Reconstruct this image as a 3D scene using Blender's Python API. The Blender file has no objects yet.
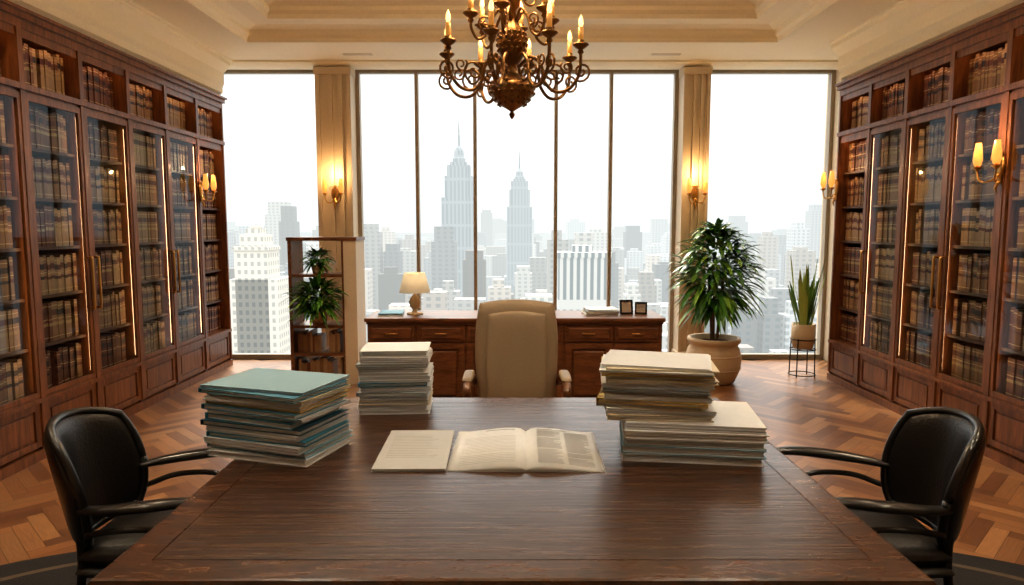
import bpy, bmesh, math, random
from mathutils import Vector, Matrix
random.seed(7)
sc = bpy.context.scene
R = random.uniform
sc.view_settings.view_transform = 'Standard'
try: sc.view_settings.look = 'Medium High Contrast'
except Exception as ex: print('look', ex)

# ------------------------------------------------------------ materials
def newmat(name):
    m = bpy.data.materials.new(name); m.use_nodes = True
    nt = m.node_tree
    b = nt.nodes.get('Principled BSDF')
    return m, nt, b

def plain(name, col, rough=.5, metal=0, emis=None, es=0, coat=0, spec=.5, bump=0, bscale=40):
    m, nt, b = newmat(name)
    b.inputs['Base Color'].default_value = (*col, 1)
    b.inputs['Roughness'].default_value = rough
    b.inputs['Metallic'].default_value = metal
    b.inputs['Specular IOR Level'].default_value = spec
    b.inputs['Coat Weight'].default_value = coat
    if emis:
        b.inputs['Emission Color'].default_value = (*emis, 1)
        b.inputs['Emission Strength'].default_value = es
    tc = nt.nodes.new('ShaderNodeTexCoord')
    n = nt.nodes.new('ShaderNodeTexNoise'); n.inputs['Scale'].default_value = bscale
    n.inputs['Detail'].default_value = 4
    nt.links.new(tc.outputs['Object'], n.inputs['Vector'])
    mx = nt.nodes.new('ShaderNodeMixRGB'); mx.blend_type = 'MULTIPLY'; mx.inputs[0].default_value = .15
    mx.inputs[1].default_value = (*col, 1)
    nt.links.new(n.outputs['Fac'], mx.inputs[2])
    nt.links.new(mx.outputs[0], b.inputs['Base Color'])
    if bump:
        bp = nt.nodes.new('ShaderNodeBump'); bp.inputs['Strength'].default_value = bump
        bp.inputs['Distance'].default_value = .01
        nt.links.new(n.outputs['Fac'], bp.inputs['Height'])
        nt.links.new(bp.outputs[0], b.inputs['Normal'])
    return m

def wood(name, c1, c2, stretch=(1, 12, 12), rough=.35, coat=.2, scale=3, bump=.08, rvar=0):
    m, nt, b = newmat(name)
    tc = nt.nodes.new('ShaderNodeTexCoord')
    mp = nt.nodes.new('ShaderNodeMapping'); mp.inputs['Scale'].default_value = stretch
    nt.links.new(tc.outputs['Object'], mp.inputs[0])
    n = nt.nodes.new('ShaderNodeTexNoise'); n.inputs['Scale'].default_value = scale
    n.inputs['Detail'].default_value = 8; n.inputs['Roughness'].default_value = .66
    n.inputs['Distortion'].default_value = .6
    nt.links.new(mp.outputs[0], n.inputs['Vector'])
    r = nt.nodes.new('ShaderNodeValToRGB')
    r.color_ramp.elements[0].position = .34; r.color_ramp.elements[0].color = (*c1, 1)
    r.color_ramp.elements[1].position = .68; r.color_ramp.elements[1].color = (*c2, 1)
    nt.links.new(n.outputs['Fac'], r.inputs[0])
    nt.links.new(r.outputs[0], b.inputs['Base Color'])
    b.inputs['Roughness'].default_value = rough
    if rvar:
        mr = nt.nodes.new('ShaderNodeMapRange'); mr.inputs[1].default_value = .3; mr.inputs[2].default_value = .7
        mr.inputs[3].default_value = rough + rvar; mr.inputs[4].default_value = rough - rvar * .5
        nt.links.new(n.outputs['Fac'], mr.inputs[0]); nt.links.new(mr.outputs[0], b.inputs['Roughness'])
    b.inputs['Coat Weight'].default_value = coat
    b.inputs['Coat Roughness'].default_value = .2
    bp = nt.nodes.new('ShaderNodeBump'); bp.inputs['Strength'].default_value = bump
    bp.inputs['Distance'].default_value = .004
    nt.links.new(n.outputs['Fac'], bp.inputs['Height'])
    nt.links.new(bp.outputs[0], b.inputs['Normal'])
    return m

def attrmat(name, rough=.6, grain=None, coat=0, namt=.35, nscale=3):
    m, nt, b = newmat(name)
    a = nt.nodes.new('ShaderNodeAttribute'); a.attribute_name = 'Col'
    tc = nt.nodes.new('ShaderNodeTexCoord')
    mp = nt.nodes.new('ShaderNodeMapping'); mp.inputs['Scale'].default_value = grain or (8, 8, 8)
    nt.links.new(tc.outputs['UV' if grain else 'Object'], mp.inputs[0])
    n = nt.nodes.new('ShaderNodeTexNoise'); n.inputs['Scale'].default_value = nscale
    n.inputs['Detail'].default_value = 6
    nt.links.new(mp.outputs[0], n.inputs['Vector'])
    mx = nt.nodes.new('ShaderNodeMixRGB'); mx.blend_type = 'MULTIPLY'; mx.inputs[0].default_value = namt
    nt.links.new(a.outputs['Color'], mx.inputs[1]); nt.links.new(n.outputs['Fac'], mx.inputs[2])
    nt.links.new(mx.outputs[0], b.inputs['Base Color'])
    b.inputs['Roughness'].default_value = rough
    b.inputs['Coat Weight'].default_value = coat
    b.inputs['Coat Roughness'].default_value = .15
    return m

def glassmat(name, tint=(.9, .93, .95), base=.03, k=.5):
    m = bpy.data.materials.new(name); m.use_nodes = True
    nt = m.node_tree; nt.nodes.clear()
    o = nt.nodes.new('ShaderNodeOutputMaterial')
    t = nt.nodes.new('ShaderNodeBsdfTransparent'); t.inputs[0].default_value = (*tint, 1)
    g = nt.nodes.new('ShaderNodeBsdfGlossy'); g.inputs['Roughness'].default_value = .02
    g.inputs[0].default_value = (.80, .92, 1, 1)
    lw = nt.nodes.new('ShaderNodeLayerWeight'); lw.inputs[0].default_value = .5
    pw = nt.nodes.new('ShaderNodeMath'); pw.operation = 'POWER'; pw.inputs[1].default_value = 4
    nt.links.new(lw.outputs['Facing'], pw.inputs[0])
    mm = nt.nodes.new('ShaderNodeMath'); mm.operation = 'MULTIPLY_ADD'
    mm.inputs[1].default_value = k; mm.inputs[2].default_value = base
    mm.use_clamp = True
    nt.links.new(pw.outputs[0], mm.inputs[0])
    mx = nt.nodes.new('ShaderNodeMixShader')
    nt.links.new(mm.outputs[0], mx.inputs[0]); nt.links.new(t.outputs[0], mx.inputs[1]); nt.links.new(g.outputs[0], mx.inputs[2])
    nt.links.new(mx.outputs[0], o.inputs[0])
    return m

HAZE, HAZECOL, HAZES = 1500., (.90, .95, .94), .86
def citymat(name, col, attr=False, sx=6., sz=4., dark=.55, vert=False):
    """facade with windows; aerial haze grows with world distance from the tower"""
    m, nt, b = newmat(name)
    L = nt.links.new
    geo = nt.nodes.new('ShaderNodeNewGeometry')
    sep = nt.nodes.new('ShaderNodeSeparateXYZ'); L(geo.outputs['Position'], sep.inputs[0])
    def math_(op, a, bb=None):
        n = nt.nodes.new('ShaderNodeMath'); n.operation = op
        for i, v in enumerate((a, bb)):
            if v is None: continue
            if isinstance(v, (int, float)): n.inputs[i].default_value = v
            else: L(v, n.inputs[i])
        return n.outputs[0]
    s = math_('ADD', sep.outputs[0], sep.outputs[1])
    fx = math_('FRACT', math_('DIVIDE', s, sx)); fz = math_('FRACT', math_('DIVIDE', sep.outputs[2], sz))
    wx = math_('GREATER_THAN', fx, .5)
    wz = math_('GREATER_THAN', fz, .12 if vert else .45)
    w = math_('MULTIPLY', wx, wz)
    nsep = nt.nodes.new('ShaderNodeSeparateXYZ'); L(geo.outputs['Normal'], nsep.inputs[0])
    wall = math_('LESS_THAN', math_('ABSOLUTE', nsep.outputs[2]), .5)
    w = math_('MULTIPLY', math_('MULTIPLY', w, wall), dark)
    mx = nt.nodes.new('ShaderNodeMixRGB'); L(w, mx.inputs[0])
    if attr:
        a = nt.nodes.new('ShaderNodeAttribute'); a.attribute_name = 'Col'; L(a.outputs['Color'], mx.inputs[1])
    else: mx.inputs[1].default_value = (*col, 1)
    mx.inputs[2].default_value = (.05, .08, .10, 1)
    L(mx.outputs[0], b.inputs['Base Color']); b.inputs['Roughness'].default_value = .8
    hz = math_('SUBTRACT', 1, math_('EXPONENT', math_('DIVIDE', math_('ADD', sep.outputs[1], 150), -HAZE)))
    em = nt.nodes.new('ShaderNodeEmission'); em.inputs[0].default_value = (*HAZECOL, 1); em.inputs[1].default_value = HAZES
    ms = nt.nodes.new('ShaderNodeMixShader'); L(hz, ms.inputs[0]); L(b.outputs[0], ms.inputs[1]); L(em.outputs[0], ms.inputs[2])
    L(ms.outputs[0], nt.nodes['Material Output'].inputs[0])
    return m

# ------------------------------------------------------------ mesh builder
class MB:
    def __init__(s): s.v = []; s.f = []; s.m = []; s.s = []; s.c = []; s.uv = {}
    def add(s, vs, fs, mi=0, smooth=False, M=None, col=(1, 1, 1)):
        o = len(s.v)
        for p in vs:
            p = Vector(p)
            s.v.append(tuple(M @ p) if M else tuple(p))
        for f in fs:
            s.f.append([i + o for i in f]); s.m.append(mi); s.s.append(smooth); s.c.append(col)
    def box(s, x0, x1, y0, y1, z0, z1, mi=0, M=None, col=(1, 1, 1)):
        if x0 > x1: x0, x1 = x1, x0
        if y0 > y1: y0, y1 = y1, y0
        s.add([(x0, y0, z0), (x1, y0, z0), (x1, y1, z0), (x0, y1, z0), (x0, y0, z1), (x1, y0, z1), (x1, y1, z1), (x0, y1, z1)],
              [(0, 3, 2, 1), (4, 5, 6, 7), (0, 1, 5, 4), (1, 2, 6, 5), (2, 3, 7, 6), (3, 0, 4, 7)], mi, False, M, col)
    def rbox(s, x0, x1, y0, y1, z0, z1, r=.01, seg=2, mi=0, M=None, col=(1, 1, 1)):
        bm = bmesh.new(); bmesh.ops.create_cube(bm, size=1)
        for v in bm.verts:
            v.co = Vector(((x0 + x1) / 2 + v.co.x * (x1 - x0), (y0 + y1) / 2 + v.co.y * (y1 - y0), (z0 + z1) / 2 + v.co.z * (z1 - z0)))
        bmesh.ops.bevel(bm, geom=bm.edges[:], offset=r, segments=seg, profile=.5, affect='EDGES')
        bm.verts.index_update()
        s.add([v.co.copy() for v in bm.verts], [[v.index for v in f.verts] for f in bm.faces], mi, False, M, col)
        bm.free()
    def lathe(s, prof, c=(0, 0, 0), seg=20, mi=0, smooth=True, M=None, col=(1, 1, 1), sx=1, sy=1):
        vs = []; fs = []
        for r, z in prof:
            for k in range(seg):
                a = 2 * math.pi * k / seg
                vs.append((c[0] + r * math.cos(a) * sx, c[1] + r * math.sin(a) * sy, c[2] + z))
        n = len(prof)
        for i in range(n - 1):
            for k in range(seg):
                k2 = (k + 1) % seg
                fs.append((i * seg + k, i * seg + k2, (i + 1) * seg + k2, (i + 1) * seg + k))
        if prof[0][0] > 1e-5: fs.append(tuple(range(seg))[::-1])
        if prof[-1][0] > 1e-5: fs.append(tuple((n - 1) * seg + k for k in range(seg)))
        s.add(vs, fs, mi, smooth, M, col)
    def tube(s, pts, r, seg=8, mi=0, M=None, col=(1, 1, 1), flat=1):
        pts = [Vector(p) for p in pts]; n = len(pts)
        rs = r if isinstance(r, (list, tuple)) else [r] * n
        vs = []; fs = []; nrm = None
        for i, p in enumerate(pts):
            t = (pts[min(i + 1, n - 1)] - pts[max(i - 1, 0)]).normalized()
            if nrm is None:
                ref = Vector((0, 0, 1)) if abs(t.z) < .9 else Vector((1, 0, 0))
                nrm = (ref - t * ref.dot(t)).normalized()
            else: nrm = (nrm - t * nrm.dot(t)).normalized()
            b = t.cross(nrm)
            for k in range(seg):
                a = 2 * math.pi * k / seg
                vs.append(p + (nrm * math.cos(a) * flat + b * math.sin(a)) * rs[i])
        for i in range(n - 1):
            for k in range(seg):
                k2 = (k + 1) % seg
                fs.append((i * seg + k, i * seg + k2, (i + 1) * seg + k2, (i + 1) * seg + k))
        fs.append(tuple(range(seg))[::-1]); fs.append(tuple((n - 1) * seg + k for k in range(seg)))
        s.add(vs, fs, mi, True, M, col)
    def pillow(s, fn, T, c=.3, n=14, mi=0, M=None, pw=6, ex=.45):
        e = 1e-3; A = []; B = []
        for j in range(n + 1):
            for i in range(n + 1):
                u = math.sin((-1 + 2 * i / n) * math.pi / 2); v = math.sin((-1 + 2 * j / n) * math.pi / 2)
                x = u * math.sqrt(1 - c * v * v / 2); y = v * math.sqrt(1 - c * u * u / 2)
                p = Vector(fn(x, y)); px = Vector(fn(x + e, y)) - p; py = Vector(fn(x, y + e)) - p
                nr = px.cross(py).normalized()
                t = T / 2 * max(0, (1 - abs(u) ** pw) * (1 - abs(v) ** pw)) ** ex
                A.append(p + nr * t); B.append(p - nr * t)
        N = n + 1; fs = []
        for j in range(n):
            for i in range(n):
                a = j * N + i
                fs.append((a, a + 1, a + N + 1, a + N))
        s.add(A, fs, mi, True, M); s.add(B, [f[::-1] for f in fs], mi, True, M)
    def loop(s, prof, x0, x1, y0, y1, mi=0, cap=False, smooth=False):
        vs = []; fs = []
        for d, z in prof:
            vs += [(x0 + d, y0 + d, z), (x1 - d, y0 + d, z), (x1 - d, y1 - d, z), (x0 + d, y1 - d, z)]
        for i in range(len(prof) - 1):
            for k in range(4):
                k2 = (k + 1) % 4
                fs.append((i * 4 + k, i * 4 + k2, (i + 1) * 4 + k2, (i + 1) * 4 + k))
        if cap: o = (len(prof) - 1) * 4; fs.append((o, o + 1, o + 2, o + 3))
        s.add(vs, fs, mi, smooth)
    def extr(s, prof, a0, a1, axis='y', mi=0):
        n = len(prof)
        vs = [((p, a, z) if axis == 'y' else (a, p, z)) for a in (a0, a1) for p, z in prof]
        fs = [(i, (i + 1) % n, n + (i + 1) % n, n + i) for i in range(n)]
        fs += [tuple(range(n))[::-1], tuple(range(n, 2 * n))]
        s.add(vs, fs, mi)
    def build(s, name, mats, parent=None, loc=None):
        me = bpy.data.meshes.new(name)
        me.from_pydata(s.v, [], s.f)
        for m in (mats if isinstance(mats, (list, tuple)) else [mats]): me.materials.append(m)
        me.polygons.foreach_set('material_index', s.m)
        me.polygons.foreach_set('use_smooth', s.s)
        at = me.attributes.new('Col', 'FLOAT_COLOR', 'CORNER')
        buf = []
        for f, c in zip(s.f, s.c): buf += [c[0], c[1], c[2], 1.0] * len(f)
        at.data.foreach_set('color', buf)
        me.update()
        o = bpy.data.objects.new(name, me); sc.collection.objects.link(o)
        if parent: o.parent = parent
        if loc: o.location = loc
        return o

def empty(name, loc=(0, 0, 0), rot=0, scale=1):
    e = bpy.data.objects.new(name, None); e.location = loc; e.rotation_euler = (0, 0, rot)
    e.empty_display_size = .1; e.scale = (scale,) * 3
    sc.collection.objects.link(e); return e
def light(name, typ, loc, energy, col=(1, .8, .55), parent=None, **k):
    l = bpy.data.lights.new(name, typ); l.energy = energy; l.color = col
    for a, b in k.items():
        if a != 'rot': setattr(l, a, b)
    o = bpy.data.objects.new(name, l); o.location = loc
    if 'rot' in k: o.rotation_euler = k['rot']
    sc.collection.objects.link(o)
    if parent: o.parent = parent
    return o
def cat(P, n=8):
    P = [Vector(p) for p in P]; out = []
    Q = [2 * P[0] - P[1]] + P + [2 * P[-1] - P[-2]]
    for i in range(1, len(Q) - 2):
        a, b, c, d = Q[i - 1:i + 3]
        for k in range(n):
            t = k / n
            out.append(.5 * ((2 * b) + (c - a) * t + (2 * a - 5 * b + 4 * c - d) * t * t + (3 * b - 3 * c + d - a) * t ** 3))
    out.append(P[-1]); return out

# materials
M_wall = plain('plaster_cream', (.72, .60, .44), .7)
M_ceil = plain('ceiling_cream', (.90, .79, .58), .65)
M_pil = plain('pillar_limewash', (.68, .56, .40), .5)
M_shelf = wood('bookcase_walnut', (.095, .032, .010), (.27, .098, .031), (10, 10, 1), .34, .15)
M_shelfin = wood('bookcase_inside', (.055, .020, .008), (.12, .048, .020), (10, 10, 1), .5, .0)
M_table = wood('table_walnut', (.018, .008, .005), (.105, .046, .022), (.9, 17, 17), .27, .25, 3.6, .35, .12)
M_tablef = wood('table_frame', (.030, .012, .006), (.13, .052, .022), (3, 12, 12), .27, .3, 3, .25, .08)
M_cred = wood('credenza_mahogany', (.085, .030, .011), (.22, .085, .032), (2, 12, 10), .35, .25)
M_black = plain('chair_black_wood', (.010, .009, .008), .3, coat=.4)
M_leather = plain('black_leather', (.014, .012, .011), .33, bump=.2, bscale=90)
M_tan = plain('tan_leather', (.33, .245, .155), .5, bump=.12, bscale=70)
M_brass = plain('aged_brass', (.62, .36, .12), .32, 1)
M_bronze = plain('dark_bronze', (.30, .16, .058), .38, .9)
M_candle = plain('candle_wax', (.70, .36, .10), .5, emis=(1, .45, .10), es=.25)
M_flame = plain('bulb_glow', (1, .7, .35), .4, emis=(1, .58, .2), es=2.5)
M_shade = plain('amber_glass_shade', (.75, .35, .08), .3, emis=(1, .45, .10), es=.8)
M_attr = attrmat('paper_and_card', .6, namt=.12)
M_book = attrmat('book_leather', .5)
M_glass = glassmat('door_glass', (.74, .82, .88), .03, .5)
M_win = plain('window_frame', (.36, .30, .23), .4)
M_leaf = attrmat('leaf', .4, coat=.2, namt=.2)
M_soil = plain('soil', (.05, .03, .02), .9)
M_pot = plain('stone_pot', (.52, .38, .23), .6, bump=.3, bscale=30)
M_lampsh = plain('linen_shade', (.85, .72, .5), .8, emis=(1, .8, .5), es=.25)
M_trunk = plain('bark', (.16, .09, .05), .8)
M_rug = plain('rug_wool', (.020, .017, .016), .95, bump=.5, bscale=200)
M_metal = plain('black_metal', (.03, .025, .02), .4, .8)
M_ledfill = plain('led_and_fill_warm', (1, .8, .5), emis=(1, .60, .30), es=9)

# ------------------------------------------------------------ camera
cam = bpy.data.cameras.new('camera'); cam.lens = 24; cam.sensor_width = 36; cam.clip_end = 20000
co = bpy.data.objects.new('camera', cam); co.location = (0, 0, 1.65)
co.rotation_euler = (math.radians(90 - 5.6), 0, 0)
sc.collection.objects.link(co); sc.camera = co

# ------------------------------------------------------------ floor (herringbone)
XL, XR, YB, YF = -3.78, 3.86, -1.2, 8.32
mb = MB()
mb.box(XL, XR, YB, YF + .25, -.12, -.003, 0, col=(.05, .025, .012))
w = .085; n = 5; g = .0012
c45 = math.sqrt(.5)
uvs = {}
pal = [(.32, .140, .050), (.38, .175, .064), (.26, .108, .038), (.42, .205, .080), (.35, .160, .058), (.21, .085, .030)]
def rotp(x, y): return ((x - y) * c45, (x + y) * c45 + 3.5)
for i in range(-110, 111):
    for j in range(-14, 15):
        ox, oy = i + j * n, i - j * n
        for (a0, a1, b0, b1, ver) in ((0, n, 0, 1, 0), (0, 1, 1, 1 + n, 1)):
            xs = ((ox + a0) * w + g, (ox + a1) * w - g); ys = ((oy + b0) * w + g, (oy + b1) * w - g)
            q = [rotp(xs[0], ys[0]), rotp(xs[1], ys[0]), rotp(xs[1], ys[1]), rotp(xs[0], ys[1])]
            cx = sum(p[0] for p in q) / 4; cy = sum(p[1] for p in q) / 4
            if not (XL - .1 < cx < XR + .1 and YB - .1 < cy < YF + .1): continue
            q = [(min(max(p[0], XL), XR), min(max(p[1], YB), YF + .1), 0) for p in q]
            k = R(.82, 1.12); c = random.choice(pal)
            f0 = len(mb.f)
            mb.add(q, [(0, 1, 2, 3)], 0, col=tuple(v * k for v in c))
            r1, r2 = R(0, 20), R(0, 20)
            if ver: uvs[f0] = [(r1, r2), (r1, r2 + w), (r1 + n * w, r2 + w), (r1 + n * w, r2)]
            else: uvs[f0] = [(r1, r2), (r1 + n * w, r2), (r1 + n * w, r2 + w), (r1, r2 + w)]
M_floor = attrmat('parquet', .36, grain=(3, 30, 1), coat=.08, namt=.5, nscale=3)
fl = mb.build('floor', M_floor)
uvl = fl.data.uv_layers.new(name='UVMap')
for fi, uv in uvs.items():
    p = fl.data.polygons[fi]
    for k, li in enumerate(p.loop_indices): uvl.data[li].uv = uv[k]

# ------------------------------------------------------------ walls
for nm, b in (('wall_left', (XL - .2, XL, YB - .2, YF + .25, -.12, 3.95)), ('wall_right', (XR, XR + .2, YB - .2, YF + .25, -.12, 3.95)),
              ('wall_rear', (XL, XR, YB - .2, YB, -.12, 3.95))):
    m_ = MB(); m_.box(*b); m_.build(nm, M_wall)

# ceiling
mb = MB(); ZC = 3.53
tx0, tx1, ty0, ty1 = -2.72, 2.72, .0, 7.2
ZT = ZC + .4
mb.box(XL, tx0, YB, YF + .25, ZC, ZT + .1); mb.box(tx1, XR, YB, YF + .25, ZC, ZT + .1)
mb.box(tx0, tx1, YB, ty0, ZC, ZT + .1); mb.box(tx0, tx1, ty1, YF + .25, ZC, ZT + .1)
mb.box(XL, XR, YB, YF + .25, ZT + .1, ZT + .2)
mb.loop([(-.03, ZC - .001), (-.03, ZC - .018), (.012, ZC - .018), (.02, ZC + .02), (.05, ZC + .05), (.06, ZC + .09), (.16, ZC + .12), (.34, ZC + .12), (.35, ZC + .16), (.38, ZC + .19),
         (.38, ZC + .23), (.48, ZC + .27), (.49, ZC + .32), (.75, ZC + .32), (.76, ZC + .35), (.82, ZC + .395)], tx0, tx1, ty0, ty1, cap=True)
mb.build('ceiling', M_ceil)
def crown(name, xf, sgn, ye):
    m_ = MB()
    P = [(-.02, 3.10), (.0, 3.14), (.03, 3.16), (.03, 3.22), (.05, 3.26), (.05, 3.38), (.08, 3.41), (.13, 3.46), (.13, 3.50), (.15, 3.51), (.15, ZC), (-.42, ZC), (-.42, 3.10)]
    P = [(xf + sgn * a, z) for a, z in P]
    m_.extr(P, YB, ye, 'y'); return m_.build(name, M_ceil)
crown('trim_1', -3.34, 1, 8.0); crown('trim_2', 3.42, -1, 7.25)
m_ = MB()
m_.extr([(YF - .30, ZC), (YF - .30, ZC - .02), (YF - .24, ZC - .04), (YF - .2, ZC - .05), (YF - .05, ZC - .05), (YF - .05, ZC)], XL, XR, 'x')
m_.build('trim_3', M_ceil)

mb = MB()
for x, y in ((-1.7, 7.75), (1.7, 7.75), (0, 7.75)):
    mb.box(x - .16, x + .16, y - .03, y + .03, ZC - .006, ZC + .01, 0)
mb.build('ceiling_vent', M_pil)
WARM = (1, .80, .54); NEU = (1, .88, .70)
dl = [(-3.0, 3.9, ZC, 60, WARM), (3.0, 3.9, ZC, 60, WARM), (-3.0, 2.2, ZC, 60, WARM), (3.0, 2.2, ZC, 60, WARM), (-3.0, .6, ZC, 50, WARM), (3.0, .6, ZC, 50, WARM),
      (-1.5, 5.2, ZT, 105, NEU), (1.5, 5.2, ZT, 105, NEU), (-1.5, 3.2, ZT, 105, NEU), (1.5, 3.2, ZT, 105, NEU), (-1.5, 1.2, ZT, 70, NEU), (1.5, 1.2, ZT, 70, NEU)]
for x, y, z, p, c_ in dl:  # unseen ceiling fittings, added to fill the room with light
    e = empty('added_fill_downlight', (x, y, z))
    m_ = MB(); m_.lathe([(.05, -.008), (.075, -.014), (.08, .01)], mi=0); m_.lathe([(.0, -.009), (.05, -.009)], mi=1)
    m_.build('trim_ring', [M_brass, M_flame], e)
    light('fill_lamp', 'SPOT', (0, 0, -.03), p, c_, e, spot_size=math.radians(140), spot_blend=.9, shadow_soft_size=.12)

# ------------------------------------------------------------ far wall
def pillar(name, x0, x1):
    m_ = MB()
    m_.box(x0, x1, YF - .2, YF + .25, 0, ZC - .06)
    w_ = x1 - x0
    for k in (0.0, .36, .64, .88):
        m_.box(x0 + w_ * k, x0 + w_ * (k + .12), YF - .235, YF - .2, .12, ZC - .12)
    m_.box(x0 - .02, x1 + .02, YF - .26, YF, 0, .14)
    m_.box(x0 - .01, x1 + .01, YF - .25, YF, ZC - .14, ZC - .06)
    return m_.build(name, M_pil)
pillar('wall_pillar', -2.28, -1.87); pillar('wall_pillar.001', 1.99, 2.30)
wl = [('window_1', -3.78, -2.28, []), ('window_2', -1.87, 1.99, [-1.145, -.446, .53, 1.19]), ('window_3', 2.30, 3.86, [])]
M_pane = glassmat('window_glass', (.97, .98, .98), .0, .3)
for nm, a, b, mu in wl:
    e = empty(nm)
    m_ = MB(); zt = ZC - .02
    m_.box(a, b, YF + .03, YF + .12, 0, .06); m_.box(a, b, YF + .03, YF + .12, zt - .05, ZC)
    m_.box(a, a + .045, YF + .03, YF + .12, .06, zt - .05); m_.box(b - .045, b, YF + .03, YF + .12, .06, zt - .05)
    for x in mu: m_.box(x - .02, x + .02, YF + .02, YF + .12, .06, zt - .05)
    m_.build('frame', M_win, e)
    m_ = MB(); xs = [a + .045] + mu + [b - .045]
    for p, q in zip(xs[:-1], xs[1:]): m_.add([(p, YF + .08, .06), (q, YF + .08, .06), (q, YF + .08, zt - .05), (p, YF + .08, zt - .05)], [(0, 1, 2, 3)])
    m_.build('glass', M_pane, e)

# ------------------------------------------------------------ bookcases
bpal = [(.26, .13, .055), (.35, .19, .09), (.20, .088, .04), (.42, .26, .135), (.29, .155, .07), (.18, .062, .03), (.37, .225, .115)]
def bookcase(name, xf, sgn, yend, nb, bw):
    root = empty(name)
    fr = MB(); bk = MB(); gl = MB(); hd = MB(); st = MB()
    def B(mb_, d0, d1, y0, y1, z0, z1, mi=0, col=(1, 1, 1)):
        mb_.box(xf + sgn * d0, xf + sgn * d1, y0, y1, z0, z1, mi, col=col)
    y0 = yend - nb * bw
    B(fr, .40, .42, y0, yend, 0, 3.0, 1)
    B(fr, .03, .40, y0, yend, 0, .09)
    B(fr, -.02, .02, y0, yend, 0.0, .07)
    B(fr, -.01, .40, y0, yend, .40, .44)
    B(fr, -.025, .03, y0, yend, .405, .435)
    B(fr, 0, .40, y0, yend, 2.55, 2.62); B(fr, -.03, .03, y0, yend, 2.57, 2.61)
    B(fr, -.02, .42, y0, yend, 2.98, 3.04); B(fr, -.05, .42, y0, yend, 3.04, 3.08); B(fr, -.08, .42, y0, yend, 3.08, 3.10)
    B(fr, -.005, .012, y0, yend, 2.925, 2.98)
    for i in range(nb + 1):
        y = y0 + i * bw
        a, b = max(y - .025, y0), min(y + .025, yend)
        B(fr, 0, .40, a, b, .07, 3.0)
        B(fr, -.018, 0, a, b, .09, 2.98)
    B(fr, 0, .42, yend - .03, yend, 0, 3.0)
    for i in range(nb):
        a = y0 + i * bw + .027; b = y0 + (i + 1) * bw - .027
        B(fr, .012, .03, a, b, .09, .40)
        B(fr, -.004, .012, a, a + .05, .09, .40); B(fr, -.004, .012, b - .05, b, .09, .40)
        B(fr, -.004, .012, a + .05, b - .05, .09, .135); B(fr, -.004, .012, a + .05, b - .05, .355, .40)
        B(fr, .0, .012, a + .075, b - .075, .155, .335)
        if i < nb - 1:
            B(fr, -.012, .012, a, a + .028, .445, 2.55); B(fr, -.012, .012, b - .028, b, .445, 2.55)
            B(fr, -.012, .012, a + .028, b - .028, .445, .48); B(fr, -.012, .012, a + .028, b - .028, 2.505, 2.55)
            xg = xf
            gl.add([(xg, a + .028, .48), (xg, b - .028, .48), (xg, b - .028, 2.505), (xg, a + .028, 2.505)], [(0, 1, 2, 3)])
            yh = b - .016 if i % 2 else a + .016
            x = xf - sgn * .045
            hd.tube([(xf - sgn * .012, yh, 1.0), (x, yh, 1.0), (x, yh, 1.02), (x, yh, 1.38), (x, yh, 1.40), (xf - sgn * .012, yh, 1.40)], .011, 8)
            B(st, .014, .022, a + .004, a + .013, .5, 2.48); B(st, .014, .022, b - .013, b - .004, .5, 2.48)  # glowing uprights hidden behind the stiles, added to brighten every book row
        else:
            B(fr, -.004, .012, a, b, 2.50, 2.55)
            B(st, .016, .030, a + .03, b - .03, 2.53, 2.545)
        B(st, .016, .026, a + .03, b - .03, 2.955, 2.967)
        zz = [.44 + k * .3517 for k in range(6)]
        for k, z in enumerate(zz + [2.62]):
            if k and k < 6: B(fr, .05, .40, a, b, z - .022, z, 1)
            top = .33 if k < 6 else .35
            y = a + .006
            base = random.choice(bpal)
            style = random.random()
            while True:
                t = R(.03, .048) if style < .7 else .038
                if y + t > b - .01: break
                if random.random() < .03: y += R(.02, .05); continue
                if random.random() < .12: base = random.choice(bpal)
                h = top * (R(.80, .9) if style < .7 else .86)
                kk = R(.8, 1.15); c = tuple(v * kk for v in base)
                d0 = R(.075, .09)
                B(bk, d0, d0 + .2, y, y + t - .002, z, z + h, col=c)
                dark = random.choice([(.10, .02, .015), (.03, .02, .02), (.14, .04, .02)])
                B(bk, d0 - .0015, d0 + .02, y, y + t - .002, z + h * .66, z + h * .80, col=dark)
                B(bk, d0 - .0015, d0 + .02, y, y + t - .002, z + h * .40, z + h * .48, col=dark if style < .5 else (.42, .28, .12))
                for q in (.1, .56, .9):
                    B(bk, d0 - .002, d0 + .02, y, y + t - .002, z + h * q, z + h * (q + .018), col=(.60, .42, .20))
                y += t
    fr.build('carcass', [M_shelf, M_shelfin], root)
    bk.build('books', M_book, root)
    gl.build('door_panes', M_glass, root)
    hd.build('door_handles', M_brass, root)
    st.build('led_and_fill_strips', M_ledfill, root)
    return root
bookcase('bookcase', -3.34, -1, 8.0, 12, .65)
bookcase('bookcase.001', 3.42, 1, 7.25, 11, .61)

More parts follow.
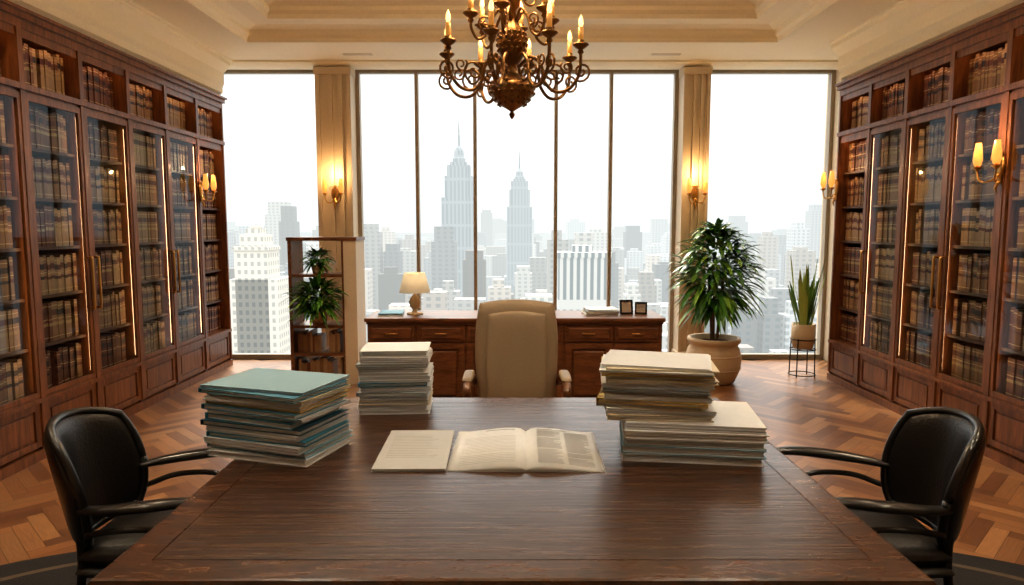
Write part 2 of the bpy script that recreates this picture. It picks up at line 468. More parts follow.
# ------------------------------------------------------------ sconces
def sconce(name, loc, rot, power=4):
    e = empty(name, loc, rot)
    m_ = MB()
    m_.lathe([(0, 0), (.045, 0), (.04, .012), (.02, .018), (0, .02)], M=Matrix.Rotation(math.radians(-90), 4, 'X') @ Matrix.Scale(1.8, 4, (0, 1, 0)))
    m_.rbox(-.02, .02, 0, .015, -.12, .10, .006)
    m_.tube([(0, .012, -.1), (0, .03, -.15), (0, .02, -.19)], [.014, .01, .002], 8)
    for s in (-1, 1):
        m_.tube(cat([(0, .015, -.05), (s * .03, .05, -.10), (s * .07, .09, -.10), (s * .095, .10, -.04), (s * .095, .10, -.01)]), .0065, 8)
        m_.tube(cat([(0, .015, .05), (s * .03, .03, .09), (s * .05, .04, .06), (s * .035, .04, .045)]), .004, 6)
        c = (s * .095, .10, 0)
        m_.lathe([(.004, -.03), (.012, -.02), (.03, -.005), (.034, 0), (.012, .002), (.012, .05), (0, .05)], c, 12)
        m_.lathe([(.020, .01), (.031, .05), (.028, .10), (.018, .17), (.016, .17), (.026, .10), (.029, .05), (.017, .01)], c, 12, 1)
        m_.lathe([(.004, .05), (.011, .07), (.009, .10), (0, .125)], c, 8, 2)
    m_.build('fixture', [M_brass, M_shade, M_flame], e)
    light('glow', 'POINT', (0, .14, .24), power, (1, .62, .3), e, shadow_soft_size=.015)
sconce('candle_sconce', (-2.075, YF - .237, 2.02), math.pi, 6)
sconce('candle_sconce.001', (2.145, YF - .237, 2.02), math.pi, 6)
sconce('candle_sconce.002', (-3.34 + .02, 7.35, 2.02), -math.pi / 2)
sconce('candle_sconce.003', (3.42 - .02, 7.22, 2.04), math.pi / 2)
sconce('candle_sconce.004', (3.42 - .02, 7.25 - .61 * 4, 2.06), math.pi / 2)

# ------------------------------------------------------------ conference table
e = empty('conference_table')
TX, TY0, TY1, TZ = 1.07, 1.64, 3.49, .76
mb = MB(); bd = .11
mb.box(-TX + bd, TX - bd, TY0 + bd, TY1 - bd, TZ - .04, TZ, 0)
mb.build('top_panel', M_table, e)
mb = MB()
mb.loop([(.012, TZ - .06), (0, TZ - .052), (0, TZ - .012), (.004, TZ - .003), (.012, TZ), (bd - .004, TZ), (bd - .002, TZ - .006), (bd, TZ - .006), (bd, TZ - .06), (.012, TZ - .06)], -TX, TX, TY0, TY1)
mb.loop([(.06, TZ - .16), (.06, TZ - .06), (.09, TZ - .06), (.09, TZ - .16), (.06, TZ - .16)], -TX, TX, TY0, TY1)
for x in (-.62, .62):
    mb.box(x - .2, x + .2, TY0 + .25, TY1 - .25, .06, TZ - .06)
    mb.box(x - .23, x + .23, TY0 + .2, TY1 - .2, 0.012, .09)
mb.build('frame', M_tablef, e)

# oval area rug
mb = MB(); rings = []
NS = 96
def rugpt(k, s, z):
    a = 2 * math.pi * k / NS; ca, sa = math.cos(a), math.sin(a)
    return (2.95 * s * math.copysign(abs(ca) ** .667, ca), 2.1 + 1.45 * s * math.copysign(abs(sa) ** .667, sa), z)
vs = []
for s_, z in ((1, 0), (1, .008), (.996, .012), (.93, .012), (.915, .012), (.3, .012)):
    vs += [rugpt(k, s_, z) for k in range(NS)]
for r_ in range(5):
    fs = [(r_ * NS + k, r_ * NS + (k + 1) % NS, (r_ + 1) * NS + (k + 1) % NS, (r_ + 1) * NS + k) for k in range(NS)]
    rings.append(fs)
o = len(mb.v)
mb.add(vs, rings[0] + rings[1] + rings[2] + rings[4] + [tuple(5 * NS + k for k in range(NS))], 0)
mb.add(vs, rings[3], 1)
mb.build('area_rug', [M_rug, plain('rug_border_line', (.10, .07, .045), .95)])

# ------------------------------------------------------------ black armchairs (facing +x locally)
def armchair(name, loc, rot):
    e = empty(name, loc, rot, 1.0)
    pl = MB(); fr = MB()
    pl.pillow(lambda x, y: (.02 + x * .25, y * .245, .455 + .012 * (1 - x * x) * (1 - y * y)), .085, .35)
    def back(x, y, dr=0):
        ph = x * math.radians(60)
        Rr = .265 + dr
        z = .695 + y * .215
        t = (y + 1) / 2
        return (-.02 - Rr * math.cos(ph) - .08 * t + .02, Rr * 1.06 * math.sin(ph) * (.90 + .10 * t), z - .02 * x * x)
    pl.pillow(lambda x, y: back(x, y), .055, .62, 20, ex=.5)
    rim = []
    for k in range(49):
        a = 2 * math.pi * k / 48
        u, v = math.cos(a), math.sin(a)
        m = max(abs(u), abs(v)); u, v = u / m, v / m
        x = u * math.sqrt(1 - .62 * v * v / 2); y = v * math.sqrt(1 - .62 * u * u / 2)
        rim.append(back(x * 1.02, y * 1.03, .004))
    fr.tube(rim, .017, 8)
    fr.pillow(lambda x, y: back(x, y, .02), .03, .62, 20)
    fr.pillow(lambda x, y: (.02 + x * .255, y * .25, .405), .05, .3, 10, pw=12)
    for s in (-1, 1):
        P = cat([(-.18, s * .225, .64), (-.08, s * .265, .650), (.06, s * .28, .665), (.2, s * .28, .675), (.30, s * .275, .665)])
        fr.tube(P, [.022 + .014 * math.sin(math.pi * i / (len(P) - 1)) for i in range(len(P))], 10, flat=.55)
        P = cat([(.285, s * .276, .658), (.245, s * .272, .60), (.205, s * .262, .52), (.215, s * .25, .42), (.235, s * .235, .2), (.25, s * .23, 0.004)])
        fr.tube(P, [.020] * 20 + [.020 - .007 * i / (len(P) - 20) for i in range(len(P) - 20)], 8)
        P = cat([(.21, s * .268, .54), (.1, s * .28, .58), (-.05, s * .275, .58), (-.16, s * .24, .55)])
        fr.tube(P, .012, 8)
        P = cat([(-.20, s * .2, .56), (-.2, s * .2, .42), (-.235, s * .205, .2), (-.285, s * .215, 0.004)])
        fr.tube(P, [.019 - .007 * i / (len(P) - 1) for i in range(len(P))], 8)
    fr.build('frame', M_black, e); pl.build('upholstery', M_leather, e)
armchair('armchair', (-1.36, 2.56, .0125), math.radians(5))
armchair('armchair.001', (1.38, 2.56, .0125), math.radians(175))

# ------------------------------------------------------------ executive chair (faces -y)
e = empty('executive_chair', (.03, 4.25, 0))
pl = MB(); fr = MB()
def exb(x, y):
    wv = .268 * (1 - .05 * y * y) * (1 + .02 * math.sin(y * 3))
    return (x * wv, .16 + .12 * (y + 1) / 2 - .05 * x * x, .80 + y * .36)
pl.pillow(exb, .12, .22, 20, pw=8)
pl.pillow(lambda x, y: (x * .20, .095 + .12 * (y + 1) / 2 - .03 * x * x, .80 + y * .29), .06, .25, 16)
pl.pillow(lambda x, y: (x * .27, -.05 + y * .26, .47), .13, .3, 16)
for s in (-1, 1):
    P = cat([(s * .28, .18, .62), (s * .295, .10, .69), (s * .30, -.05, .70), (s * .30, -.22, .69), (s * .295, -.27, .65), (s * .285, -.22, .56), (s * .27, -.16, .46)])
    fr.tube(P, .026, 10)
    pl.pillow(lambda x, y, s=s: (s * .30 + x * .034, -.07 + y * .15, .718), .03, .4, 8)
fr.box(-.2, .2, -.15, .15, .37, .41)
fr.lathe([(.05, .16), (.05, .2), (.028, .2), (.028, .38), (.06, .38)], seg=16)
for k in range(5):
    a = 2 * math.pi * k / 5 + .3
    c, s_ = math.cos(a), math.sin(a)
    fr.tube([(0, 0, .17), (c * .15, s_ * .15, .13), (c * .30, s_ * .30, .085)], [.03, .024, .016], 8)
    fr.lathe([(0, -.03), (.02, -.03), (.03, -.01), (.03, .01), (.02, .03), (0, .03)], seg=12, M=Matrix.Translation((c * .30, s_ * .30, .03)) @ Matrix.Rotation(a, 4, 'Z') @ Matrix.Rotation(math.pi / 2, 4, 'X'))
fr.build('frame', M_cred, e); pl.build('upholstery', M_tan, e)

# ------------------------------------------------------------ credenza
e = empty('credenza')
mb = MB()
cx0, cx1, cy0, cy1, cz = -1.265, 1.315, 5.9, 6.42, .85
mb.rbox(cx0 - .02, cx1 + .02, cy0 - .03, cy1 + .01, cz - .035, cz, .008)
mb.box(cx0 - .005, cx1 + .005, cy0 - .015, cy1, cz - .055, cz - .035)
mb.box(cx0, cx1, cy0 + .015, cy1, .07, cz - .05)
mb.box(cx0 - .01, cx1 + .01, cy0 - .01, cy1, 0, .08)
nbay = 6; bw = (cx1 - cx0) / nbay
for i in range(nbay):
    a, b = cx0 + i * bw + .012, cx0 + (i + 1) * bw - .012
    mb.rbox(a, b, cy0, cy0 + .02, cz - .21, cz - .065, .004)
    mb.rbox(a + .03, b - .03, cy0 - .012, cy0 + .01, cz - .185, cz - .09, .008)
    z0, z1 = .09, cz - .225
    mb.box(a, a + .05, cy0, cy0 + .02, z0, z1); mb.box(b - .05, b, cy0, cy0 + .02, z0, z1)
    mb.box(a + .05, b - .05, cy0, cy0 + .02, z0, z0 + .05); mb.box(a + .05, b - .05, cy0, cy0 + .02, z1 - .05, z1)
    mb.rbox(a + .07, b - .07, cy0 - .004, cy0 + .02, z0 + .07, z1 - .07, .01)
mb.build('cabinet', M_cred, e)
mb = MB()
for i in range(nbay):
    a, b = cx0 + i * bw, cx0 + (i + 1) * bw; m = (a + b) / 2
    mb.tube([(m - .05, cy0 - .012, cz - .137), (m - .05, cy0 - .03, cz - .137), (m + .05, cy0 - .03, cz - .137), (m + .05, cy0 - .012, cz - .137)], .006, 6)
    x = b - .04 if i % 2 == 0 else a + .04
    mb.lathe([(0, 0), (.012, .0), (.014, .012), (0, .02)], M=Matrix.Translation((x, cy0, .48)) @ Matrix.Rotation(math.pi / 2, 4, 'X'), seg=10)
mb.build('hardware', M_brass, e)

e = empty('table_lamp', (-.88, 6.15, cz))
mb = MB()
mb.lathe([(0, 0), (.075, 0), (.075, .012), (.03, .02), (.018, .04), (.045, .07), (.055, .11), (.04, .15), (.014, .18), (.011, .24), (0, .24)], mi=0)
mb.lathe([(.14, .20), (.095, .375), (.092, .375), (.137, .20)], seg=28, mi=1)
mb.build('lamp_body', [M_pot, M_lampsh], e)
light('bulb', 'POINT', (0, 0, .28), 2, (1, .7, .4), e, shadow_soft_size=.03)

# ------------------------------------------------------------ paper stacks
def stack(name, cx, cy, z0, items, rot, jit=.012, jr=3):
    m_ = MB(); z = z0
    for (w_, d_, h_, col, kind) in items:
        M_ = Matrix.Translation((cx + R(-jit, jit), cy + R(-jit, jit), z)) @ Matrix.Rotation(math.radians(rot + R(-jr, jr)), 4, 'Z')
        hw, hd_ = w_ / 2, d_ / 2
        if kind == 'p':
            nn = max(2, int(h_ / .003)); t = h_ / nn
            for q in range(nn):
                j = R(-.004, .004); j2 = R(-.004, .004); k = R(.72, 1.0)
                m_.box(-hw + j, hw + j, -hd_ + j2, hd_ + j2, q * t, (q + .8) * t, M=M_, col=tuple(v * k for v in col))
        else:
            m_.box(-hw, hw, -hd_, hd_, 0, .003, M=M_, col=col)
            nn = max(1, int((h_ - .006) / .003)); t = (h_ - .006) / nn
            for q in range(nn):
                j = R(-.003, .002); k = R(.7, 1.0)
                m_.box(-hw + .008 + j, hw - .008 + j, -hd_ + .007 - j, hd_ - .008, .003 + q * t, .003 + (q + .8) * t, M=M_, col=(.85 * k, .85 * k, .83 * k))
            m_.box(-hw, hw, -hd_, hd_, h_ - .003, h_, M=M_, col=col)
            m_.box(-hw - .001, -hw + .003, -hd_, hd_, 0, h_, M=M_, col=col)
        z += h_ + .0008
    o = m_.build(name, M_attr); return z
W = (.84, .86, .87); CR = (.66, .58, .42); TE = (.03, .20, .30); BL = (.10, .28, .40); YE = (.60, .43, .12); GR = (.36, .41, .44); LB = (.30, .50, .62); DK = (.02, .08, .13)
stack('file_stack', -.935, 2.68, TZ, [(.44, .32, .024, W, 'f'), (.46, .32, .022, LB, 'f'), (.44, .33, .026, W, 'p'), (.45, .31, .018, TE, 'f'), (.43, .32, .024, W, 'p'),
      (.46, .32, .02, DK, 'f'), (.42, .31, .024, TE, 'f'), (.44, .32, .014, W, 'p'), (.45, .32, .02, BL, 'f'), (.45, .32, .018, YE, 'f'), (.44, .31, .016, W, 'p'), (.45, .31, .010, CR, 'f'), (.46, .33, .018, BL, 'f'), (.46, .33, .012, (.24, .40, .48), 'f')], -19, .014, 4)
z = stack('report_stack', .705, 2.68, TZ, [(.52, .40, .03, W, 'f'), (.53, .40, .03, LB, 'f'), (.52, .39, .028, W, 'f'), (.53, .40, .03, W, 'f'), (.51, .38, .026, W, 'p')], -7, .008, 1.5)
stack('folder_stack', .575, 2.70, z, [(.40, .32, .02, CR, 'f'), (.41, .32, .02, W, 'p'), (.40, .31, .018, CR, 'f'), (.42, .32, .014, YE, 'f'), (.40, .32, .02, W, 'p'), (.41, .31, .014, CR, 'f'),
      (.40, .32, .014, GR, 'f'), (.42, .32, .016, W, 'p'), (.42, .32, .014, CR, 'f'), (.41, .31, .012, W, 'p'), (.42, .33, .012, YE, 'f'), (.42, .33, .010, W, 'p'), (.42, .33, .006, CR, 'f'), (.41, .32, .008, W, 'p')], -10, .016, 6)
stack('paper_stack', -.565, 3.28, TZ, [(.33, .25, .02, W, 'f'), (.32, .24, .024, W, 'p'), (.33, .25, .02, CR, 'f'), (.32, .25, .022, W, 'p'), (.33, .25, .018, GR, 'f'), (.33, .25, .026, W, 'p'),
      (.32, .25, .018, TE, 'f'), (.33, .24, .03, W, 'p'), (.33, .25, .016, W, 'f'), (.31, .24, .024, W, 'p'), (.33, .25, .016, GR, 'f'), (.32, .25, .03, W, 'p'), (.32, .25, .03, W, 'f')], 3, .008, 3)
stack('magazine_stack', .80, 6.15, cz, [(.30, .22, .015, W, 'f'), (.29, .22, .012, CR, 'f'), (.30, .21, .014, GR, 'f'), (.28, .21, .01, W, 'f')], 4)
stack('magazine_stack.001', -1.09, 6.12, cz, [(.22, .28, .012, W, 'f'), (.21, .27, .012, TE, 'f')], 8)

for nm, x, w_, h_, r_ in (('picture_frame', 1.04, .12, .13, .15), ('picture_frame.001', 1.17, .11, .11, -.2)):
    e = empty(nm, (x, 6.15, cz), r_)
    m_ = MB(); T_ = Matrix.Rotation(math.radians(-10), 4, 'X')
    for a in ((-w_ / 2, -w_ / 2 + .015, 0, h_), (w_ / 2 - .015, w_ / 2, 0, h_), (-w_ / 2, w_ / 2, 0, .015), (-w_ / 2, w_ / 2, h_ - .015, h_)):
        m_.box(a[0], a[1], -.008, .008, a[2], a[3], 0, M=T_)
    m_.box(-w_ / 2 + .015, w_ / 2 - .015, -.002, .004, .015, h_ - .015, 1, M=T_, col=(.35, .28, .22))
    m_.box(-.015, .015, .008, .06, 0, .004, 0)
    m_.tube([(0, .02, h_ * .7), (0, .06, .004)], .004, 6)
    m_.build('frame', [M_metal, M_attr], e)

# ------------------------------------------------------------ open magazine + booklet
M_ink = plain('printed_ink', (.30, .30, .30), .6)
M_pgw = plain('page_white', (.78, .79, .77), .5)
e = empty('open_magazine', (.055, 2.64, TZ), math.radians(-1))
m_ = MB()
w_, d_, nx = .285, .47, 14
def pz(t): return .006 if t <= 0 else (.004 + .020 * math.sin(math.pi * min(1, t * 1.15) ** .55) * (1 - t * .35))
for s in (-1, 1):
    vs = []; fs = []
    for lay in (0, 1):
        for i in range(nx + 1):
            t = i / nx
            for y in (-d_ / 2, d_ / 2): vs.append((s * w_ * t, y, pz(t) if lay else .0005))
    N = (nx + 1) * 2
    for i in range(nx):
        a = N + i * 2; fs.append((a, a + 2, a + 3, a + 1)); b = i * 2; fs.append((b, b + 1, b + 3, b + 2))
        fs.append((b, b + 2, a + 2, a)); fs.append((b + 1, a + 1, a + 3, b + 3))
    fs.append((N - 2, N - 1, 2 * N - 1, 2 * N - 2))
    m_.add(vs, fs, 0, True)
    m_.box(s * .001, s * (w_ + .006), -d_ / 2 - .005, d_ / 2 + .005, 0, .0008, 1, col=(.4, .38, .35))
    def strip(t0, t1, y, h):
        k = 6; v = []; f = []
        for i in range(k + 1):
            t = t0 + (t1 - t0) * i / k
            v += [(s * w_ * t, y, pz(t) + .0006), (s * w_ * t, y + h, pz(t) + .0006)]
        for i in range(k): f.append((2 * i, 2 * i + 2, 2 * i + 3, 2 * i + 1))
        m_.add(v, f, 2)
    cols = ((.16, .50), (.56, .90)) if s > 0 else ((.14, .88),)
    for c0, c1 in cols:
        y = .19 if s > 0 else .12
        while y > -.20:
            if random.random() > .12: strip(c0, c1 - (R(0, .12) if random.random() < .3 else 0), y, .0040 if s > 0 else .0026)
            y -= .0095 if s > 0 else .018
    strip(.16, .6, .205, .008)
m_.build('pages', [M_pgw, M_attr, M_ink], e)
e = empty('report_booklet', (-.375, 2.64, TZ), math.radians(1))
m_ = MB(); m_.box(-.14, .13, -.235, .235, 0, .003, col=(.45, .46, .46)); m_.box(-.138, .128, -.232, .232, .003, .008, col=(.8, .8, .77)); m_.box(-.14, .13, -.235, .235, .008, .0105, col=(.50, .51, .51))
for k in range(14): m_.box(-.11, .09 - R(0, .05), .15 - k * .02, .153 - k * .02, .0105, .011, col=(.38, .38, .38))
m_.build('cover', M_attr, e)

# ------------------------------------------------------------ display shelf with plants
e = empty('display_shelf')
mb = MB()
dx0, dx1, dy0, dy1, dz = -2.30, -1.60, 7.0, 7.4, 1.53
mb.box(dx0, dx0 + .035, dy0, dy1, 0, dz)
mb.box(dx1 - .13, dx1, dy0, dy1, 0, dz - .035, 1)
mb.box(dx1 - .105, dx1 - .025, dy0 - .008, dy0, .10, dz - .12, 1)
mb.box(dx0 - .01, dx1 + .01, dy0 - .01, dy1, dz - .035, dz)
for z in (.06, .33, .62, 1.15): mb.box(dx0 + .035, dx1 - .13, dy0 + .01, dy1, z - .03, z)
mb.box(dx0 + .035, dx1 - .13, dy0 + .02, dy1, 0, .04)
mb.box(dx1 - .15, dx1 - .13, dy0 - .002, dy1, .0, dz - .035)
mb.build('shelf_frame', [M_cred, M_pil], e)
mb = MB()
for zb, hh in ((.33, .17), (.06, .15)):
    x = dx0 + .06
    while x < dx1 - .20:
        t = R(.02, .04); mb.box(x, x + t - .002, dy0 + .06, dy0 + .26, zb, zb + R(hh, hh + .06), col=random.choice(bpal)); x += t
        if random.random() < .1: x += .08
mb.build('shelf_books', M_book, e)

def leaf(mb_, base, d, L_, W_, droop, col, seg=5):
    d = Vector(d).normalized(); side = d.cross(Vector((0, 0, 1)))
    if side.length < .05: side = Vector((1, 0, 0))
    side.normalize(); vs = []; fs = []
    for i in range(seg + 1):
        t = i / seg
        p = Vector(base) + d * L_ * t + Vector((0, 0, -droop * L_ * t * t))
        ww = W_ * math.sin(math.pi * min(1, .08 + t * .92)) ** .8 * .5
        up = side.cross(d) * ww * .35
        vs += [p - side * ww + up, p, p + side * ww + up]
    for i in range(seg):
        a = i * 3; fs += [(a, a + 1, a + 4, a + 3), (a + 1, a + 2, a + 5, a + 4)]
    mb_.add(vs, fs, 0, True, col=col)
def greens():
    k = R(.7, 1.6); return random.choice([(.06 * k, .19 * k, .02 * k), (.10 * k, .25 * k, .03 * k), (.04 * k, .14 * k, .02 * k), (.18 * k, .32 * k, .05 * k)])
def bush(mb_, c, rx, rz, n, L_, W_, droop):
    for _ in range(n):
        a = R(0, 2 * math.pi); h = R(-1, 1); rr = math.sqrt(max(0, 1 - h * h)) * R(.2, 1)
        taper = 1 - .35 * max(0, h)
        p = (c[0] + rx * rr * math.cos(a) * taper, c[1] + rx * rr * math.sin(a) * taper, c[2] + rz * h)
        leaf(mb_, p, (math.cos(a + R(-.6, .6)), math.sin(a + R(-.6, .6)), R(-.1, .9) + h * .5), L_ * R(.7, 1.15), W_ * R(.8, 1.2), droop * R(.5, 1.2), greens())
e = empty('potted_palm', (-2.02, 7.10, .62))
m_ = MB(); bush(m_, (0, -.08, .30), .17, .12, 280, .25, .042, .5); m_.build('foliage', M_leaf, e)
m_ = MB(); m_.lathe([(0, 0), (.07, 0), (.095, .14), (.1, .15), (.085, .15), (.08, .13), (0, .13)], mi=0); m_.tube([(0, 0, .13), (.01, 0, .3)], .012, mi=1); m_.build('pot', [M_pot, M_trunk], e)
e = empty('potted_fern', (-2.04, 7.16, 1.15))
m_ = MB(); bush(m_, (0, 0, .16), .10, .06, 160, .15, .03, .5); m_.build('foliage', M_leaf, e)
m_ = MB(); m_.lathe([(0, 0), (.05, 0), (.07, .09), (.06, .09), (.055, .08), (0, .08)]); m_.build('pot', M_pot, e)

e = empty('potted_dracaena', (2.13, 7.12, 0))
m_ = MB()
m_.lathe([(0, 0), (.19, 0), (.22, .02), (.275, .16), (.285, .28), (.265, .36), (.24, .40), (.255, .42), (.275, .45), (.27, .48), (.235, .48), (.225, .42), (0, .41)], seg=32)
m_.lathe([(0, .425), (.228, .425)], mi=1, seg=24)
for z, r_ in ((.16, .281), (.30, .287)): m_.lathe([(r_ - .01, z - .012), (r_, z), (r_ - .01, z + .012)], seg=32)
m_.build('pot', [M_pot, M_soil], e)
m_ = MB()
for a, l in ((0, .9), (2.1, .7), (4.2, .8)):
    m_.tube(cat([(.03 * math.cos(a), .03 * math.sin(a), .42), (.05 * math.cos(a), .05 * math.sin(a), .7), (.10 * math.cos(a), .10 * math.sin(a), .45 + l)]), .016, 8)
m_.build('trunk', M_trunk, e)
m_ = MB(); bush(m_, (0, 0, 1.20), .33, .40, 600, .28, .06, .6)
m_.build('foliage', M_leaf, e)

e = empty('snake_plant', (3.2, 7.42, 0))
m_ = MB()
for k in range(4):
    a = math.pi / 4 + k * math.pi / 2; c, s_ = math.cos(a), math.sin(a)
    m_.tube([(c * .14, s_ * .14, 0), (c * .13, s_ * .13, .42)], .007, 6)
for z, r_ in ((.41, .132), (.30, .134), (.02, .14)):
    m_.tube([(r_ * math.cos(t * math.pi / 12), r_ * math.sin(t * math.pi / 12), z) for t in range(25)], .006, 6)
m_.tube([(-.095, -.095, .30), (.095, .095, .30)], .006, 6); m_.tube([(-.095, .095, .30), (.095, -.095, .30)], .006, 6)
m_.build('wire_stand', M_metal, e)
m_ = MB(); m_.lathe([(0, .307), (.10, .307), (.125, .40), (.125, .58), (.115, .58), (.11, .54), (0, .54)], seg=24); m_.build('pot', M_pot, e)
m_ = MB()
for k in range(26):
    a = R(0, 6.28); r0 = R(0, .08); L_ = R(.45, .80)
    b = (r0 * math.cos(a), r0 * math.sin(a), .53); d = Vector((math.cos(a) * .30 * R(.2, 1), math.sin(a) * .30 * R(.2, 1), 1)).normalized()
    sd = Vector((math.cos(a + 1.5), math.sin(a + 1.5), 0)); vs = []; fs = []; sg = 8
    for i in range(sg + 1):
        t = i / sg; p = Vector(b) + d * L_ * t; ww = .030 * (1 - t ** 3) * (.7 + .5 * t) + .001; tw = Matrix.Rotation(t * .8, 3, 'Z') @ sd
        vs += [p - tw * ww, p + Vector((math.cos(a), math.sin(a), 0)) * .006, p + tw * ww]
    for i in range(sg):
        q = i * 3; fs += [(q, q + 1, q + 4, q + 3), (q + 1, q + 2, q + 5, q + 4)]
    m_.add(vs, fs, 0, True, col=random.choice([(.10, .22, .04), (.18, .32, .07), (.34, .42, .10)]))
m_.build('leaves', M_leaf, e)

# ------------------------------------------------------------ chandelier
e = empty('chandelier', (0, 4.0, 0))
m_ = MB()
m_.lathe([(0, 2.255), (.012, 2.27), (.018, 2.285), (.008, 2.30), (.03, 2.315), (.075, 2.34), (.118, 2.385), (.128, 2.42), (.12, 2.45), (.10, 2.46), (.07, 2.49), (.045, 2.50), (.03, 2.53), (.028, 2.56),
          (.05, 2.58), (.075, 2.63), (.085, 2.69), (.075, 2.74), (.045, 2.78), (.025, 2.80), (.022, 2.86), (.045, 2.88), (.05, 2.93), (.022, 2.97), (.015, 3.1), (.015, 3.2), (0, 3.2)], seg=24)
for zz, rr, nn in ((2.40, .126, 20), (2.43, .128, 20), (2.365, .10, 16), (2.34, .078, 12), (2.64, .078, 16), (2.67, .084, 16), (2.70, .085, 16), (2.73, .077, 16)):
    for k in range(nn):
        a = 2 * math.pi * (k + .5 * (int(zz * 100) % 2)) / nn
        m_.lathe([(0, -.010), (.009, -.004), (.009, .004), (0, .010)], (rr * math.cos(a), rr * math.sin(a), zz), 6)
for k in range(7):
    z = 3.22 + k * .1
    M_ = Matrix.Translation((0, 0, z)) @ Matrix.Rotation((k % 2) * math.pi / 2, 4, 'Z')
    m_.tube([(.022 * math.cos(t * math.pi / 8), 0, .056 * math.sin(t * math.pi / 8)) for t in range(17)], .005, 6, M=M_)
m_.lathe([(.02, 3.84), (.07, 3.89), (.08, 3.928), (0, 3.928)], seg=20)
def spiral(c, r0, r1, a0, turns, n=20):
    return [(c[0] + (r0 + (r1 - r0) * i / n) * math.cos(a0 + turns * 2 * math.pi * i / n), c[1] + (r0 + (r1 - r0) * i / n) * math.sin(a0 + turns * 2 * math.pi * i / n)) for i in range(n + 1)]
def arm(mm, a, P, r):
    c, s_ = math.cos(a), math.sin(a)
    mm.tube([(p[0] * c, p[0] * s_, p[1]) for p in P], r, 8)
def cat2(P, n=7): return [(q.x, q.y) for q in cat([(p[0], p[1], 0) for p in P], n)]
cn = MB()
def candle(a, r, z):
    c = (r * math.cos(a), r * math.sin(a), z)
    m_.lathe([(.006, -.05), (.018, -.035), (.012, -.02), (.03, -.01), (.046, .004), (.044, .010), (.016, .010), (.020, .03), (.015, .03)], c, 12)
    cn.lathe([(.015, .01), (.015, .10), (0, .10)], c, 10, 0)
    cn.lathe([(.007, .10), (.014, .12), (.011, .145), (0, .17)], c, 8, 1)
for k in range(8):
    a = 2 * math.pi * (k + .5) / 8 + .12
    arm(m_, a, cat2([(.05, 2.56), (.11, 2.60), (.17, 2.55), (.19, 2.46), (.25, 2.40), (.33, 2.41), (.385, 2.48), (.395, 2.56), (.395, 2.60)]), .0095)
    arm(m_, a, spiral((.40, 2.50), .055, .012, -2.2, 1.5), .0065)
    arm(m_, a, spiral((.24, 2.50), .065, .012, -1.2, 1.5), .0065)
    arm(m_, a, spiral((.14, 2.49), .050, .010, .6, -1.4), .006)
    arm(m_, a, spiral((.32, 2.53), .040, .010, 2.4, 1.4), .0055)
    candle(a, .395, 2.64)
for k in range(6):
    a = 2 * math.pi * k / 6 + .3
    arm(m_, a, cat2([(.03, 2.80), (.07, 2.86), (.12, 2.80), (.15, 2.72), (.20, 2.69), (.235, 2.74), (.24, 2.78)]), .0085)
    arm(m_, a, spiral((.155, 2.78), .045, .010, -1.2, 1.4), .006)
    arm(m_, a, spiral((.10, 2.93), .055, .010, 3.1, -1.5), .006)
    candle(a, .24, 2.82)
m_.build('bronze_body', M_bronze, e); cn.build('candles', [M_candle, M_flame], e)
light('glow', 'POINT', (0, 0, 3.3), 75, (1, .74, .46), e, shadow_soft_size=.2)

# ------------------------------------------------------------ city
GZ = -170
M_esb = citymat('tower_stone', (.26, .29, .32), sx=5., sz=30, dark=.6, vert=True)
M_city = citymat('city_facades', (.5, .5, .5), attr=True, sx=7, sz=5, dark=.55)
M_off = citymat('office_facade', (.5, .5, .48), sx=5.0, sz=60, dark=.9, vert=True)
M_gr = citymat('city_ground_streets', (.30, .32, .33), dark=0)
def tower(name, x, y, w, zs, zc, zt):
    m_ = MB()
    def b(k, z0, z1, kd=None): kd = kd or k; m_.box(x - w * k / 2, x + w * k / 2, y, y + w * kd, z0, z1)
    H = zs - GZ
    b(1.9, GZ, GZ + H * .22); b(1.55, GZ, GZ + H * .36); b(1.25, GZ, GZ + H * .55); b(1.0, GZ, zs - H * .07)
    m_.box(x - w * .36, x + w * .36, y - w * .05, y + w, GZ + H * .3, zs - H * .02)
    m_.box(x - w * .62, x - w * .3, y - w * .03, y + w, GZ, zs - H * .18); m_.box(x + w * .3, x + w * .62, y - w * .03, y + w, GZ, zs - H * .18)
    b(.82, zs - H * .07, zs - H * .015)
    b(.60, zs - H * .015, zs)
    cx, cy = x, y + w * .4
    h = zc - zs
    m_.lathe([(w * .24, zs), (w * .24, zs + h * .25), (w * .19, zs + h * .3), (w * .17, zs + h * .7), (w * .12, zs + h * .85), (w * .05, zc), (w * .035, zc + (zt - zc) * .5), (w * .008, zt)], (cx, cy, 0), 8, smooth=False)
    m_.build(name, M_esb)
tower('skyscraper', -70, 900, 36, 84, 106, 141)
tower('skyscraper.001', 12, 1100, 33, 76, 92, 124)
m_ = MB()
x, y, w_ = -134, 350, 17
m_.box(x - w_ / 2 - 3, x + w_ / 2 + 5, y, y + 24, GZ, -26); m_.box(x - w_ / 2, x + w_ / 2, y, y + 18, GZ, -9)
m_.box(x - w_ / 2 - .8, x + w_ / 2 + .8, y - .8, y + 18.8, -11, -9.4); m_.box(x - w_ / 2 + 2.5, x + w_ / 2 - 2.5, y + 2, y + 16, -9, -3); m_.box(x - w_ / 2 + 5, x + w_ / 2 - 5, y + 4, y + 14, -3, 0)
m_.lathe([(3.2, 0), (3, 2), (1.5, 4), (0, 5)], (x, y + 9, 0), 8)
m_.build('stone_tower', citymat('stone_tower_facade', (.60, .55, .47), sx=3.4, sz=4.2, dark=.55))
m_ = MB(); m_.box(34, 73, 500, 530, GZ, -19); m_.box(33.4, 73.6, 499.5, 530.5, -22, -18); m_.box(45, 60, 508, 520, -18, -13)
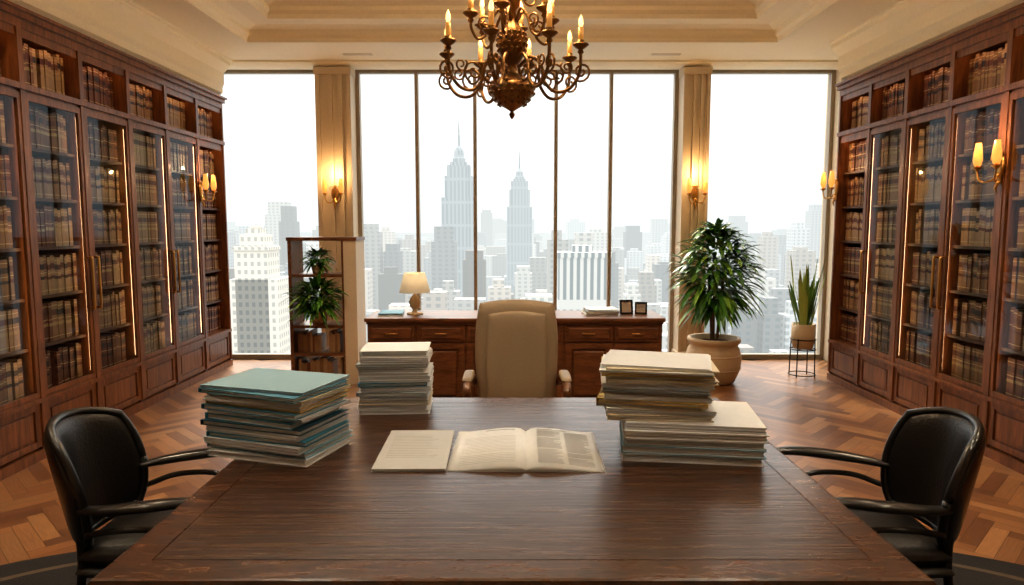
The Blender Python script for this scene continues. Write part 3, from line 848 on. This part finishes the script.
m_.build('office_building', M_off)
m_ = MB()
for row in range(34):
    y = 230 * (1.088 ** row); st = y * .032 + 10
    x = -y * .62
    while x < y * .66:
        w_ = st * R(.45, .95); d_ = st * R(.4, .7)
        far = min(1, y / 1500)
        top = R(-135, -70) + 45 * far
        if random.random() < .16: top += R(15, 60) * (0.4 + far)
        if y > 1600: top = R(-150, -40) + (R(20, 90) if random.random() < .2 else 0)
        if y < 480: top = min(top, -85)
        blk = (x - 20 < -134 < x + w_ + 20 and y < 400) or (x < 80 and x + w_ > 28 and 440 < y < 540) or (x < -10 and x + w_ > -130 and 800 < y < 990) or (x < 60 and x + w_ > -40 and 1000 < y < 1180)
        k = R(.09, .60); c = random.choice([(k, k * .98, k * .93), (k * .93, k * .97, k), (k, k * .9, k * .8)])
        if not blk:
            m_.box(x, x + w_, y, y + d_, GZ, top, col=c)
            if random.random() < .6: m_.box(x + w_ * .2, x + w_ * .7, y + d_ * .2, y + d_ * .8, top, top + R(3, 10), col=c)
            if random.random() < .3: m_.box(x + w_ * .12, x + w_ * .88, y + d_ * .1, y + d_ * .9, top, top + R(8, 22), col=c)
        x += w_ + st * R(.08, .3)
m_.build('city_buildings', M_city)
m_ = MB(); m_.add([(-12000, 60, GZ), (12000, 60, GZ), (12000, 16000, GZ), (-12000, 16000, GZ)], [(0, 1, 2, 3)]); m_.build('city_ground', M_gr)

sun = light('sun', 'SUN', (0, 30, 60), 3.2, (1, .91, .77), angle=math.radians(10))
sun.rotation_euler = (math.radians(-46), 0, math.radians(12))

# ------------------------------------------------------------ world (overcast: bright zenith, softer horizon)
wd = bpy.data.worlds.new('world'); sc.world = wd; wd.use_nodes = True
nt = wd.node_tree; bg = nt.nodes['Background']
tc = nt.nodes.new('ShaderNodeTexCoord'); sp = nt.nodes.new('ShaderNodeSeparateXYZ'); nt.links.new(tc.outputs['Generated'], sp.inputs[0])
rp = nt.nodes.new('ShaderNodeValToRGB'); nt.links.new(sp.outputs[2], rp.inputs[0])
rp.color_ramp.elements[0].position = 0; rp.color_ramp.elements[0].color = (.218, .232, .232, 1)
rp.color_ramp.elements[1].position = .10; rp.color_ramp.elements[1].color = (.258, .262, .256, 1)
q = rp.color_ramp.elements.new(.25); q.color = (.34, .34, .33, 1)
q = rp.color_ramp.elements.new(.6); q.color = (1, .98, .94, 1)
nt.links.new(rp.outputs[0], bg.inputs[0]); bg.inputs[1].default_value = 4.0
